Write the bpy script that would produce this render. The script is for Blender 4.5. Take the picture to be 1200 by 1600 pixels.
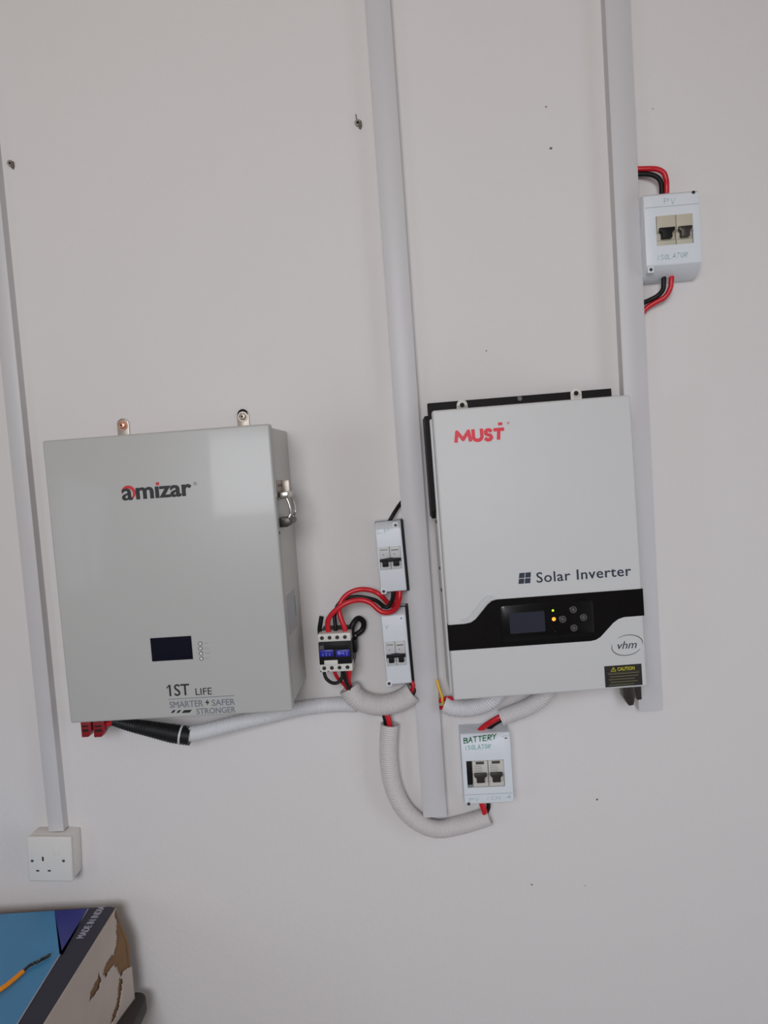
import bpy, bmesh, math, random
from mathutils import Matrix, Vector
random.seed(7)
for o in list(bpy.data.objects):
    bpy.data.objects.remove(o)
S = bpy.context.scene
COL = S.collection

# ------------------------------------------------------------------ camera
FPX, IW, IH = 1150.0, 1200.0, 1600.0
YAW, PITCH, ROLL = 0.055, 0.062, math.radians(4.1)
CAM = Vector((0.0, -1.38, 1.5))
_fw = Vector((-math.sin(YAW) * math.cos(PITCH), math.cos(YAW) * math.cos(PITCH), -math.sin(PITCH)))
_r0 = Vector((math.cos(YAW), math.sin(YAW), 0))
_u0 = _r0.cross(_fw)
_up = _u0 * math.cos(ROLL) + _r0 * math.sin(ROLL)
_rt = _r0 * math.cos(ROLL) - _u0 * math.sin(ROLL)
cd = bpy.data.cameras.new('camera')
cam = bpy.data.objects.new('camera', cd)
COL.objects.link(cam)
cam.matrix_world = Matrix(((_rt.x, _up.x, -_fw.x, CAM.x), (_rt.y, _up.y, -_fw.y, CAM.y),
                           (_rt.z, _up.z, -_fw.z, CAM.z), (0, 0, 0, 1)))
cd.sensor_fit = 'VERTICAL'
cd.sensor_height = 36.0
cd.lens = 36.0 * FPX / IH
cd.clip_start = 0.02
S.camera = cam

# ------------------------------------------------------------------ world, window daylight, exposure
RX0, RX1, RY0, RZ1 = -2.3, 2.1, -3.2, 2.85          # room: left, right, rear, ceiling
WL = dict(y0=-3.05, y1=-2.0, z0=0.85, z1=2.05)       # window in the left wall
WR = dict(x0=-0.84, x1=0.30, z0=1.56, z1=2.55)       # wide window in the rear wall
DR = dict(y0=-2.0, y1=-1.1, z1=2.05)                   # doorway in the right wall
world = bpy.data.worlds.new('world')
S.world = world
world.use_nodes = True
world.node_tree.nodes['Background'].inputs[0].default_value = (0.75, 0.86, 1.0, 1)
world.node_tree.nodes['Background'].inputs[1].default_value = 1.0


def area(name, loc, target, sx, sy, power, color, spread=180):
    l = bpy.data.lights.new(name, 'AREA')
    l.shape = 'RECTANGLE'
    l.size, l.size_y = sx, sy
    l.energy = power
    l.color = color
    l.spread = math.radians(spread)
    o = bpy.data.objects.new(name, l)
    COL.objects.link(o)
    o.location = loc
    d = Vector(target) - Vector(loc)
    o.rotation_euler = d.to_track_quat('-Z', 'Y').to_euler()
    return o


area('daylight_left_window', (RX0 - 0.02, (WL['y0'] + WL['y1']) / 2, (WL['z0'] + WL['z1']) / 2),
     (0, (WL['y0'] + WL['y1']) / 2, (WL['z0'] + WL['z1']) / 2 - 0.6), WL['y1'] - WL['y0'] - 0.1, WL['z1'] - WL['z0'] - 0.1,
     7.5, (0.72, 0.84, 1.0))
_wx, _wz = (WR['x0'] + WR['x1']) / 2, (WR['z0'] + WR['z1']) / 2
area('sky_light_rear_window', (_wx, RY0 - 0.02, _wz), (_wx + 0.3, 0, _wz - 2.4), WR['x1'] - WR['x0'], WR['z1'] - WR['z0'], 23.0, (0.74, 0.85, 1.0), 150)
area('ground_light_rear_window', (_wx, RY0 - 0.03, _wz), (_wx, 0, _wz + 1.0), WR['x1'] - WR['x0'], WR['z1'] - WR['z0'], 20.0, (1.0, 0.92, 0.85), 160)
area('daylight_doorway', (RX1 + 0.02, (DR['y0'] + DR['y1']) / 2, 1.0), (0, -0.3, 0.5), DR['y1'] - DR['y0'] - 0.1, 1.9, 4.0, (0.80, 0.88, 1.0), 120)
S.view_settings.view_transform = 'Standard'
S.view_settings.look = 'None'
S.view_settings.gamma = 1.0
S.view_settings.use_curve_mapping = False
S.view_settings.exposure = -0.09


# ------------------------------------------------------------------ projection helpers (photo pixel -> point at a known distance from the wall)
def ray(px, py):
    return _fw + _rt * ((px - IW / 2) / FPX) - _up * ((py - IH / 2) / FPX)


def P(px, py, d=0.0):
    """world point standing d metres off the wall"""
    r = ray(px, py)
    t = (-d - CAM.y) / r.y
    return CAM + r * t


def H(px, py, z):
    """world point on the horizontal plane at height z"""
    r = ray(px, py)
    return CAM + r * ((z - CAM.z) / r.z)


def frame(x, z, tilt=0.0, yaw=0.0):
    return Matrix.Translation((x, 0, z)) @ Matrix.Rotation(yaw, 4, 'Z') @ Matrix.Rotation(-tilt, 4, 'Y')


def loc(F, px, py, d):
    """local (x, z) of a photo pixel on the plane d in front of frame F"""
    Fi = F.inverted()
    o = Fi @ CAM
    r = Fi.to_3x3() @ ray(px, py)
    t = (-d - o.y) / r.y
    q = o + r * t
    return q.x, q.z


def fit(TL, TR, BR, BL, d, yaw=0.0):
    """frame on the wall, width and height of an upright rectangular face d in front of it"""
    c = P(sum(p[0] for p in (TL, TR, BR, BL)) / 4, sum(p[1] for p in (TL, TR, BR, BL)) / 4, d)
    x, z, tilt = c.x, c.z, 0.0
    for k in range(4):
        F = frame(x, z, 0, yaw)
        q = [Vector(loc(F, p[0], p[1], d)) for p in (TL, TR, BR, BL)]
        cc = (q[0] + q[1] + q[2] + q[3]) / 4
        n = F @ Vector((cc.x, 0, cc.y))
        x, z = n.x, n.z
    h1 = (q[1] - q[0]) + (q[2] - q[3])
    v1 = (q[0] - q[3]) + (q[1] - q[2])
    tilt = (math.atan2(h1.y, h1.x) + math.atan2(-v1.x, v1.y)) / 2
    return frame(x, z, tilt, yaw), h1.length / 2, v1.length / 2


# ------------------------------------------------------------------ materials
def srgb(*c):
    return tuple((v / 255 / 12.92) if v <= 10 else ((v / 255 + 0.055) / 1.055) ** 2.4 for v in c) + (1.0,)


def mat(name, col, rough=0.5, metal=0.0, var=0.04, scale=30.0, bump=0.0, bscale=200.0, coat=0.0, emit=None, estr=0.0, spec=0.5, trans=0.0):
    m = bpy.data.materials.new(name)
    m.use_nodes = True
    nt = m.node_tree
    b = nt.nodes['Principled BSDF']
    tc = nt.nodes.new('ShaderNodeTexCoord')
    nz = nt.nodes.new('ShaderNodeTexNoise')
    nz.inputs['Scale'].default_value = scale
    nz.inputs['Detail'].default_value = 4
    nt.links.new(tc.outputs['Object'], nz.inputs['Vector'])
    mx = nt.nodes.new('ShaderNodeMix')
    mx.data_type = 'RGBA'
    c = srgb(*col)
    mx.inputs[6].default_value = tuple(max(0, v * (1 - var)) for v in c[:3]) + (1,)
    mx.inputs[7].default_value = tuple(min(1, v * (1 + var)) for v in c[:3]) + (1,)
    nt.links.new(nz.outputs['Fac'], mx.inputs[0])
    nt.links.new(mx.outputs[2], b.inputs['Base Color'])
    b.inputs['Roughness'].default_value = rough
    b.inputs['Metallic'].default_value = metal
    b.inputs['Specular IOR Level'].default_value = spec
    b.inputs['Coat Weight'].default_value = coat
    b.inputs['Coat Roughness'].default_value = 0.06
    if trans:
        b.inputs['Transmission Weight'].default_value = trans
    if emit:
        b.inputs['Emission Color'].default_value = srgb(*emit)
        b.inputs['Emission Strength'].default_value = estr
    if bump:
        n2 = nt.nodes.new('ShaderNodeTexNoise')
        n2.inputs['Scale'].default_value = bscale
        n2.inputs['Detail'].default_value = 3
        nt.links.new(tc.outputs['Object'], n2.inputs['Vector'])
        bp = nt.nodes.new('ShaderNodeBump')
        bp.inputs['Strength'].default_value = bump
        bp.inputs['Distance'].default_value = 0.002
        nt.links.new(n2.outputs['Fac'], bp.inputs['Height'])
        nt.links.new(bp.outputs['Normal'], b.inputs['Normal'])
    return m


M = dict(
    wall=mat('painted_plaster', (224, 219, 216), 0.75, var=0.015, scale=3, bump=0.25, bscale=90),
    roomwall=mat('room_plaster', (198, 186, 173), 0.85, var=0.02, scale=2, bump=0.1),
    floor=mat('floor_screed', (166, 160, 156), 0.6, var=0.12, scale=6, bump=0.2),
    ceil=mat('ceiling_board', (172, 156, 140), 0.9, var=0.02, scale=2),
    frame=mat('window_frame', (120, 96, 74), 0.5),
    trunk=mat('trunking_pvc', (205, 202, 202), 0.45, var=0.012, scale=8),
    cab=mat('cabinet_paint', (184, 183, 179), 0.4, var=0.01, scale=6, spec=0.4, coat=0.13),
    cabside=mat('cabinet_side_paint', (196, 193, 186), 0.4, var=0.03, scale=12),
    inv=mat('inverter_paint', (209, 208, 206), 0.52, var=0.01, scale=6),
    black=mat('black_plastic', (18, 17, 18), 0.5, var=0.1, spec=0.25),
    blackmetal=mat('black_steel', (28, 25, 25), 0.65, var=0.1, spec=0.2),
    gloss=mat('gloss_black_panel', (6, 6, 8), 0.22, var=0.05, coat=0.1, spec=0.35),
    lcd=mat('display_glass', (44, 48, 60), 0.12, var=0.05, coat=0.4),
    navy_lcd=mat('cabinet_display_glass', (8, 10, 30), 0.25, var=0.02, spec=0.3),
    ink=mat('black_ink', (26, 22, 24), 0.5),
    greyink=mat('grey_ink', (122, 124, 134), 0.5),
    darkink=mat('dark_blue_ink', (42, 46, 66), 0.45),
    paleink=mat('pale_ink', (158, 166, 166), 0.5),
    redink=mat('red_ink', (222, 38, 58), 0.45),
    redlogo=mat('red_logo_ink', (200, 36, 44), 0.45),
    yellowink=mat('yellow_ink', (196, 184, 40), 0.5),
    sticker=mat('caution_sticker', (36, 33, 30), 0.45),
    stickline=mat('sticker_print', (104, 100, 66), 0.5),
    steel=mat('bright_steel', (200, 196, 190), 0.22, metal=1.0),
    darksteel=mat('dark_steel', (78, 74, 70), 0.4, metal=0.8),
    bolt=mat('brass_bolt', (196, 150, 128), 0.35, metal=0.8),
    bracket=mat('zinc_bracket', (168, 158, 146), 0.4, metal=0.6),
    mcb=mat('breaker_cream', (206, 202, 192), 0.5, var=0.02),
    mcbtan=mat('breaker_beige', (196, 188, 168), 0.5, var=0.03),
    mcbgrey=mat('breaker_light_grey', (205, 204, 203), 0.5, var=0.02),
    encl=mat('enclosure_white', (222, 226, 230), 0.42, var=0.01),
    term=mat('terminal_white', (218, 214, 206), 0.5, var=0.02),
    blue=mat('blue_plate', (34, 36, 150), 0.35, var=0.15, scale=120),
    bluelight=mat('blue_print', (110, 112, 205), 0.4),
    red=mat('red_insulation', (205, 22, 38), 0.35, var=0.05),
    redplug=mat('red_connector', (140, 16, 28), 0.45, var=0.08),
    wire=mat('black_insulation', (18, 16, 16), 0.45, var=0.1, spec=0.3),
    yellow=mat('yellow_insulation', (232, 180, 40), 0.4),
    orange=mat('orange_insulation', (238, 142, 20), 0.4, var=0.06),
    conduit=mat('conduit_grey', (212, 206, 204), 0.45, var=0.02),
    conduit2=mat('conduit_pale', (218, 216, 218), 0.45, var=0.02),
    sleeve=mat('sleeve_black', (18, 17, 18), 0.5, var=0.1),
    socket=mat('socket_white', (226, 221, 214), 0.35, var=0.01),
    hole=mat('dark_hole', (20, 18, 18), 0.8),
    screwm=mat('screw_grey', (92, 88, 86), 0.4, metal=0.5),
    green=mat('green_marker', (30, 120, 76), 0.6),
    palegreen=mat('faded_green_marker', (150, 200, 196), 0.6),
    faded=mat('very_faded_marker', (186, 208, 208), 0.6),
    greyfaded=mat('faded_grey_marker', (168, 180, 182), 0.6),
    plug=mat('wall_plug_grey', (150, 142, 134), 0.7, var=0.1),
    dirt=mat('chip_dirt', (112, 100, 92), 0.9, var=0.2, scale=300),
    ledg=mat('green_led', (150, 220, 40), 0.3, emit=(170, 235, 40), estr=1.6),
    ledo=mat('orange_led', (250, 150, 40), 0.3, emit=(255, 140, 50), estr=2.0),
    ledoff=mat('unlit_led', (60, 30, 26), 0.3),
    button=mat('clear_button', (170, 172, 180), 0.12, metal=0.9),
    boxnavy=mat('carton_navy', (34, 29, 50), 0.5, var=0.12, scale=25),
    boxblue=mat('carton_blue', (66, 138, 184), 0.45, var=0.25, scale=9, bump=0.15, bscale=60),
    boxindigo=mat('carton_indigo', (42, 46, 132), 0.45, var=0.12, scale=20),
    boxwhite=mat('carton_white', (186, 172, 162), 0.8, var=0.07, scale=18, bump=0.3, bscale=70),
    boxbrown=mat('carton_brown', (128, 96, 66), 0.9, var=0.25, scale=40, bump=0.6, bscale=120),
    boxedge=mat('carton_edge', (196, 190, 196), 0.8),
    boxprint=mat('carton_print', (176, 172, 186), 0.6),
    table=mat('table_wood', (50, 42, 38), 0.6, var=0.3, scale=14, bump=0.3),
    label=mat('side_label', (176, 176, 178), 0.5, var=0.05, scale=80),
    labelgreen=mat('label_green', (60, 140, 90), 0.5),
    tie=mat('cable_tie', (210, 208, 206), 0.4),
    tape=mat('clear_film', (205, 206, 206), 0.12, var=0.01),
)


# ------------------------------------------------------------------ object helpers
def setp(o, label=None, cat=None, group=None, kind=None):
    if label:
        o['label'] = label
    if cat:
        o['category'] = cat
    if group:
        o['group'] = group
    if kind:
        o['kind'] = kind
    return o


def empty(name, F, label, cat, group=None):
    o = bpy.data.objects.new(name, None)
    COL.objects.link(o)
    o.matrix_world = F
    o.empty_display_size = 0.02
    return setp(o, label, cat, group)


class MB:
    """collects shapes in local coordinates: x right, d away from the wall, z up"""
    def __init__(self):
        self.v, self.f = [], []

    def add(self, verts, faces):
        n = len(self.v)
        self.v += [tuple(p) for p in verts]
        self.f += [tuple(i + n for i in f) for f in faces]
        return self

    def box(self, x0, x1, z0, z1, d0, d1):
        v = [(x, -d, z) for d in (d0, d1) for z in (z0, z1) for x in (x0, x1)]
        return self.add(v, [(0, 1, 3, 2), (4, 6, 7, 5), (0, 4, 5, 1), (2, 3, 7, 6), (0, 2, 6, 4), (1, 5, 7, 3)])

    def prism(self, poly, d0, d1):
        """poly of (x, z) pushed out from d0 to d1"""
        n = len(poly)
        v = [(x, -d0, z) for x, z in poly] + [(x, -d1, z) for x, z in poly]
        f = [tuple(range(n)), tuple(range(2 * n - 1, n - 1, -1))]
        f += [(i, (i + 1) % n, n + (i + 1) % n, n + i) for i in range(n)]
        return self.add(v, f)

    def side_prism(self, prof, x0, x1):
        """profile of (d, z) pushed along x"""
        n = len(prof)
        v = [(x0, -d, z) for d, z in prof] + [(x1, -d, z) for d, z in prof]
        f = [tuple(range(n)), tuple(range(2 * n - 1, n - 1, -1))]
        f += [(i, (i + 1) % n, n + (i + 1) % n, n + i) for i in range(n)]
        return self.add(v, f)

    def disc(self, x, z, r, d0, d1, n=16, r1=None):
        r1 = r if r1 is None else r1
        a = [2 * math.pi * i / n for i in range(n)]
        v = [(x + r * math.cos(t), -d0, z + r * math.sin(t)) for t in a] + [(x + r1 * math.cos(t), -d1, z + r1 * math.sin(t)) for t in a]
        f = [tuple(range(n)), tuple(range(2 * n - 1, n - 1, -1))]
        f += [(i, (i + 1) % n, n + (i + 1) % n, n + i) for i in range(n)]
        return self.add(v, f)

    def ring(self, x, z, r0, r1, d0, d1, n=20, sx=1.0, a0=0.0, a1=2 * math.pi, rot=0.0):
        full = abs(a1 - a0 - 2 * math.pi) < 1e-6
        m = n if full else n + 1
        v = []
        for i in range(m):
            t = a0 + (a1 - a0) * i / n
            w = 1.0 if full else math.sin(math.pi * min(max(i / n, 0.04), 0.96)) ** 0.5
            for r, d in ((r0, d0), (r0 + (r1 - r0) * w, d0), (r0 + (r1 - r0) * w, d1), (r0, d1)):
                ex, ez = r * sx * math.cos(t), r * math.sin(t)
                v.append((x + ex * math.cos(rot) - ez * math.sin(rot), -d, z + ex * math.sin(rot) + ez * math.cos(rot)))
        f = []
        for i in range(n):
            a, b = i * 4, ((i + 1) % m) * 4
            for k in range(4):
                f.append((a + k, a + (k + 1) % 4, b + (k + 1) % 4, b + k))
        if not full:
            f += [(0, 1, 2, 3), tuple(4 * n + k for k in (3, 2, 1, 0))]
        return self.add(v, f)

    def tube(self, pts, r, n=12, cap=True):
        """pts local (x, y, z); r a number or a list"""
        pts = [Vector(p) for p in pts]
        m = len(pts)
        rr = r if isinstance(r, (list, tuple)) else [r] * m
        t0 = (pts[1] - pts[0]).normalized()
        ref = Vector((0, -1, 0)) if abs(t0.y) < 0.9 else Vector((1, 0, 0))
        nrm = (ref - t0 * ref.dot(t0)).normalized()
        v, f = [], []
        for i, p in enumerate(pts):
            t = (pts[min(i + 1, m - 1)] - pts[max(i - 1, 0)]).normalized()
            nrm = (nrm - t * nrm.dot(t)).normalized()
            bn = t.cross(nrm)
            for k in range(n):
                a = 2 * math.pi * k / n
                v.append(p + (nrm * math.cos(a) + bn * math.sin(a)) * rr[i])
        for i in range(m - 1):
            for k in range(n):
                f.append((i * n + k, i * n + (k + 1) % n, (i + 1) * n + (k + 1) % n, (i + 1) * n + k))
        if cap:
            f += [tuple(range(n - 1, -1, -1)), tuple((m - 1) * n + k for k in range(n))]
        return self.add(v, f)

    def build(self, name, material, parent=None, bevel=0.0, seg=2, smooth=True, origin=None):
        me = bpy.data.meshes.new(name)
        vs = self.v
        if origin is not None:
            vs = [tuple(Vector(p) - origin) for p in vs]
        me.from_pydata(vs, [], self.f)
        bm = bmesh.new()
        bm.from_mesh(me)
        bmesh.ops.recalc_face_normals(bm, faces=bm.faces)
        if bevel:
            ed = [e for e in bm.edges if len(e.link_faces) == 2 and e.calc_face_angle(0) > 0.5]
            bmesh.ops.bevel(bm, geom=ed, offset=bevel, segments=seg, profile=0.5, affect='EDGES', clamp_overlap=True)
        bm.to_mesh(me)
        bm.free()
        if smooth:
            me.shade_smooth()
            me.set_sharp_from_angle(angle=math.radians(38))
        me.materials.append(M[material] if isinstance(material, str) else material)
        o = bpy.data.objects.new(name, me)
        COL.objects.link(o)
        if parent is not None:
            o.parent = parent
        if origin is not None:
            o.location = origin
        return o


def spline(pts, step):
    """Catmull-Rom through pts, resampled at about `step` metres"""
    p = [Vector(q) for q in pts]
    p = [p[0] * 2 - p[1]] + p + [p[-1] * 2 - p[-2]]
    out = []
    for i in range(1, len(p) - 2):
        a, b, c, d = p[i - 1:i + 3]
        k = max(8, int((c - b).length / step * 3))
        for j in range(k):
            t = j / k
            out.append(0.5 * ((2 * b) + (c - a) * t + (2 * a - 5 * b + 4 * c - d) * t * t + (3 * b - a - 3 * c + d) * t ** 3))
    out.append(p[-2])
    res, acc = [out[0]], 0.0
    for i in range(1, len(out)):
        seg = (out[i] - out[i - 1]).length
        while acc + seg >= step:
            f = (step - acc) / seg
            q = out[i - 1].lerp(out[i], f)
            res.append(q)
            out[i - 1] = q
            seg = (out[i] - q).length
            acc = 0.0
        acc += seg
    if (res[-1] - out[-1]).length > step * 0.3:
        res.append(out[-1])
    return res


def cable(name, pts, r, material, label, cat='cable', group=None):
    w = [P(*p) for p in pts]
    o = MB().tube(spline(w, 0.003), r, 12).build(name, material, origin=w[0])
    return setp(o, label, cat, group)


def corrugated(name, pts, r, material, label, pitch=0.0042, group=None, amp=0.075):
    w = [P(*p) for p in pts]
    s = spline(w, pitch / 4)
    prof = [1.0, 1.0 - amp * 0.5, 1.0 - amp, 1.0 - amp * 0.5]
    root = empty(name, Matrix.Translation(w[0]), label, 'conduit', group)
    s = [p - w[0] for p in s]
    rr = [r * prof[i % 4] for i in range(len(s))]
    mb = MB()
    mb.tube(s, rr, 22, cap=False)
    inner = s[::4]
    if (inner[-1] - s[-1]).length > 1e-6:
        inner.append(s[-1])
    k = len(mb.v)
    mb.tube(inner, r * 0.8, 22, cap=False)
    m = len(s)
    mi = len(inner)
    for a, b in ((0, k), ((m - 1) * 22, k + (mi - 1) * 22)):
        for q in range(22):
            mb.f.append((a + q, a + (q + 1) % 22, b + (q + 1) % 22, b + q))
    mb.build('corrugated_tube', material, root)
    return root


def text(s, rect, d, material, parent, name='lettering', bold=0.0, shear=0.0, thick=0.0004, spacing=1.0, rot=0.0, heavy=0.0):
    """text fitted into the local rectangle (x0, z0, x1, z1) lying d in front of the frame"""
    cu = bpy.data.curves.new('t', 'FONT')
    cu.body = s
    cu.size = 1.0
    cu.offset = bold
    cu.shear = shear
    cu.extrude = 0.5
    cu.space_character = spacing
    cu.resolution_u = 3
    to = bpy.data.objects.new('t', cu)
    COL.objects.link(to)
    dg = bpy.context.evaluated_depsgraph_get()
    dg.update()
    me = bpy.data.meshes.new_from_object(to.evaluated_get(dg))
    bpy.data.objects.remove(to)
    xs = [v.co.x for v in me.vertices]
    ys = [v.co.y for v in me.vertices]
    ax, bx, ay, by = min(xs), max(xs), min(ys), max(ys)
    x0, z0, x1, z1 = rect
    c, sn = math.cos(rot), math.sin(rot)
    cx, cz = (x0 + x1) / 2, (z0 + z1) / 2
    for v in me.vertices:
        lx = ((v.co.x - ax) / (bx - ax) - 0.5) * (x1 - x0)
        lz = ((v.co.y - ay) / (by - ay) - 0.5) * (z1 - z0)
        v.co = (cx + lx * c - lz * sn, -(d + thick * (v.co.z + 0.5)), cz + lx * sn + lz * c)
    bm = bmesh.new()
    bm.from_mesh(me)
    bmesh.ops.recalc_face_normals(bm, faces=bm.faces)
    if heavy:
        base = list(bm.faces)
        for kk, (dx, dz) in enumerate(((1, 0), (-1, 0), (.6, .7), (-.6, -.7), (.6, -.7), (-.6, .7))):
            r = bmesh.ops.duplicate(bm, geom=base)
            for q in r['geom']:
                if isinstance(q, bmesh.types.BMVert):
                    q.co.x += dx * heavy
                    if q.co.y < -d - thick * .5:
                        q.co.y -= (kk + 1) * .00004
                    q.co.z += dz * heavy * 0.6
    bm.to_mesh(me)
    bm.free()
    me.name = name
    me.materials.clear()
    me.materials.append(M[material])
    o = bpy.data.objects.new(name, me)
    COL.objects.link(o)
    o.parent = parent
    return o


STROKES = {
    'B': [[(0, 0), (0, 1), (.5, .95), (.55, .7), (.1, .52), (.6, .4), (.6, .1), (0, 0)]],
    'A': [[(0, 0), (.3, 1), (.6, 0)], [(.1, .4), (.5, .4)]],
    'T': [[(0, 1), (.6, 1)], [(.3, 1), (.3, 0)]],
    'E': [[(.55, 1), (0, 1), (0, 0), (.55, 0)], [(0, .5), (.45, .5)]],
    'R': [[(0, 0), (0, 1), (.5, .95), (.5, .6), (0, .5), (.55, 0)]],
    'Y': [[(0, 1), (.3, .5), (.6, 1)], [(.3, .5), (.25, 0)]],
    'I': [[(.3, 0), (.3, 1)]],
    'S': [[(.55, .9), (.25, 1), (.05, .75), (.5, .4), (.4, .05), (0, .1)]],
    'O': [[(.3, 0), (.05, .3), (.05, .7), (.3, 1), (.55, .7), (.55, .3), (.3, 0)]],
    'L': [[(0, 1), (0, 0), (.55, 0)]],
    'P': [[(0, 0), (0, 1), (.5, .9), (.5, .6), (0, .5)]],
    'V': [[(0, 1), (.3, 0), (.6, 1)]],
    'C': [[(.55, .9), (.2, 1), (0, .5), (.2, 0), (.55, .1)]],
    'H': [[(0, 0), (0, 1)], [(.55, 0), (.55, 1)], [(0, .5), (.55, .5)]],
    '4': [[(.4, 0), (.4, 1), (0, .4), (.6, .4)]],
}


def handwriting(s, p0, p1, h, d, material, parent, width=0.0012):
    """marker strokes written along the local line p0 -> p1"""
    mb = MB()
    n = len(s)
    ux, uz = (p1[0] - p0[0]) / n, (p1[1] - p0[1]) / n
    cell = math.hypot(ux, uz)
    for i, ch in enumerate(s):
        if ch == ' ':
            continue
        bx, bz = p0[0] + ux * i, p0[1] + uz * i + random.uniform(-.06, .06) * h
        sl = random.uniform(0.0, 0.18)
        for st in STROKES[ch]:
            q = [Vector((bx + (x * 1.25 + z * sl) * cell, 0, bz + z * h)) for x, z in st]
            for a, b in zip(q, q[1:]):
                t = (b - a).normalized() * width * 0.3
                nn = Vector((-t.z, 0, t.x)).normalized() * width / 2
                a2, b2 = a - t, b + t
                mb.prism([(v.x, v.z) for v in (a2 + nn, b2 + nn, b2 - nn, a2 - nn)], d, d + 0.0003)
    return mb.build('handwriting', material, parent, smooth=False)


def rect_px(F, x0, y0, x1, y1, d):
    """local rectangle from the photo's left-bottom and right-top of something level with its thing"""
    ax, az = loc(F, x0, (y0 + y1) / 2, d)
    bx, bz = loc(F, x1, (y0 + y1) / 2, d)
    cx, c0 = loc(F, (x0 + x1) / 2, y1, d)
    _, c1 = loc(F, (x0 + x1) / 2, y0, d)
    return (ax, c0, bx, c1)


# ------------------------------------------------------------------ the room
def quadbox(name, x0, x1, y0, y1, z0, z1, material):
    v = [(x, y, z) for z in (z0, z1) for y in (y0, y1) for x in (x0, x1)]
    mb = MB().add(v, [(0, 1, 3, 2), (4, 6, 7, 5), (0, 4, 5, 1), (2, 3, 7, 6), (0, 2, 6, 4), (1, 5, 7, 3)])
    return setp(mb.build(name, material, smooth=False), kind='structure')


T = 0.15
wall_front = quadbox('wall_front', RX0 - T, RX1 + T, 0, T, -T, RZ1 + T, 'wall')
setp(wall_front, 'white painted plaster wall carrying the electrical equipment', 'wall')
setp(quadbox('floor', RX0 - T, RX1 + T, RY0 - T, 0, -T, 0, 'floor'), 'brown screed floor of the room', 'floor')
setp(quadbox('ceiling', RX0 - T, RX1 + T, RY0 - T, 0, RZ1, RZ1 + T, 'ceil'), 'plain off-white ceiling of the room', 'ceiling')


def wall_with_opening(name, axis, pos0, pos1, a0, a1, b0, b1, z0, z1, label):
    """wall between pos0..pos1 on the axis, running a0..a1, opening b0..b1, z0..z1"""
    mb = MB()
    for (p, q, r, s) in ((a0, b0, 0, RZ1), (b1, a1, 0, RZ1), (b0, b1, 0, z0), (b0, b1, z1, RZ1)):
        if axis == 'x':
            v = [(x, y, z) for z in (r, s) for y in (p, q) for x in (pos0, pos1)]
        else:
            v = [(x, y, z) for z in (r, s) for y in (pos0, pos1) for x in (p, q)]
        mb.add(v, [(0, 1, 3, 2), (4, 6, 7, 5), (0, 4, 5, 1), (2, 3, 7, 6), (0, 2, 6, 4), (1, 5, 7, 3)])
    setp(mb.build(name, 'roomwall', smooth=False), label, 'wall', kind='structure')


wall_with_opening('wall_left', 'x', RX0 - T, RX0, RY0 - T, 0, WL['y0'], WL['y1'], WL['z0'], WL['z1'], 'plain painted wall with a wide window opening')
wall_with_opening('wall_rear', 'y', RY0 - T, RY0, RX0, RX1, WR['x0'], WR['x1'], WR['z0'], WR['z1'], 'plain painted wall with a narrow window opening')
wall_with_opening('wall_right', 'x', RX1, RX1 + T, RY0 - T, 0, DR['y0'], DR['y1'], -0.001, DR['z1'], 'plain painted wall with a doorway')
mb = MB()
for y in (WL['y0'], (WL['y0'] + WL['y1']) / 2 - 0.02, WL['y1'] - 0.04):
    v = [(x, yy, z) for z in (WL['z0'], WL['z1']) for yy in (y, y + 0.04) for x in (RX0 + 0.0, RX0 + 0.03)]
    mb.add(v, [(0, 1, 3, 2), (4, 6, 7, 5), (0, 4, 5, 1), (2, 3, 7, 6), (0, 2, 6, 4), (1, 5, 7, 3)])
for z in (WL['z0'], WL['z1'] - 0.04):
    v = [(x, yy, zz) for zz in (z, z + 0.04) for yy in (WL['y0'], WL['y1']) for x in (RX0 + 0.0, RX0 + 0.03)]
    mb.add(v, [(0, 1, 3, 2), (4, 6, 7, 5), (0, 4, 5, 1), (2, 3, 7, 6), (0, 2, 6, 4), (1, 5, 7, 3)])
setp(mb.build('window_1', 'frame', smooth=False), 'brown window frame in the wall beside the equipment', 'window', kind='structure')

# small chips in the plaster: parts of the wall
for (px, py, r) in ((853, 167, .0022), (861, 232, .0030), (933, 1249, .0026), (831, 1382, .0018), (760, 548, .0015), (914, 1384, .0012), (1020, 170, .0012)):
    c = P(px, py, 0)
    n = 7
    poly = [(c.x + r * random.uniform(.6, 1.2) * math.cos(6.283 * i / n), c.z + r * random.uniform(.5, 1.0) * math.sin(6.283 * i / n)) for i in range(n)]
    MB().prism(poly, -0.0005, 0.0006).build('paint_chip', 'dirt', wall_front, smooth=False)


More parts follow.
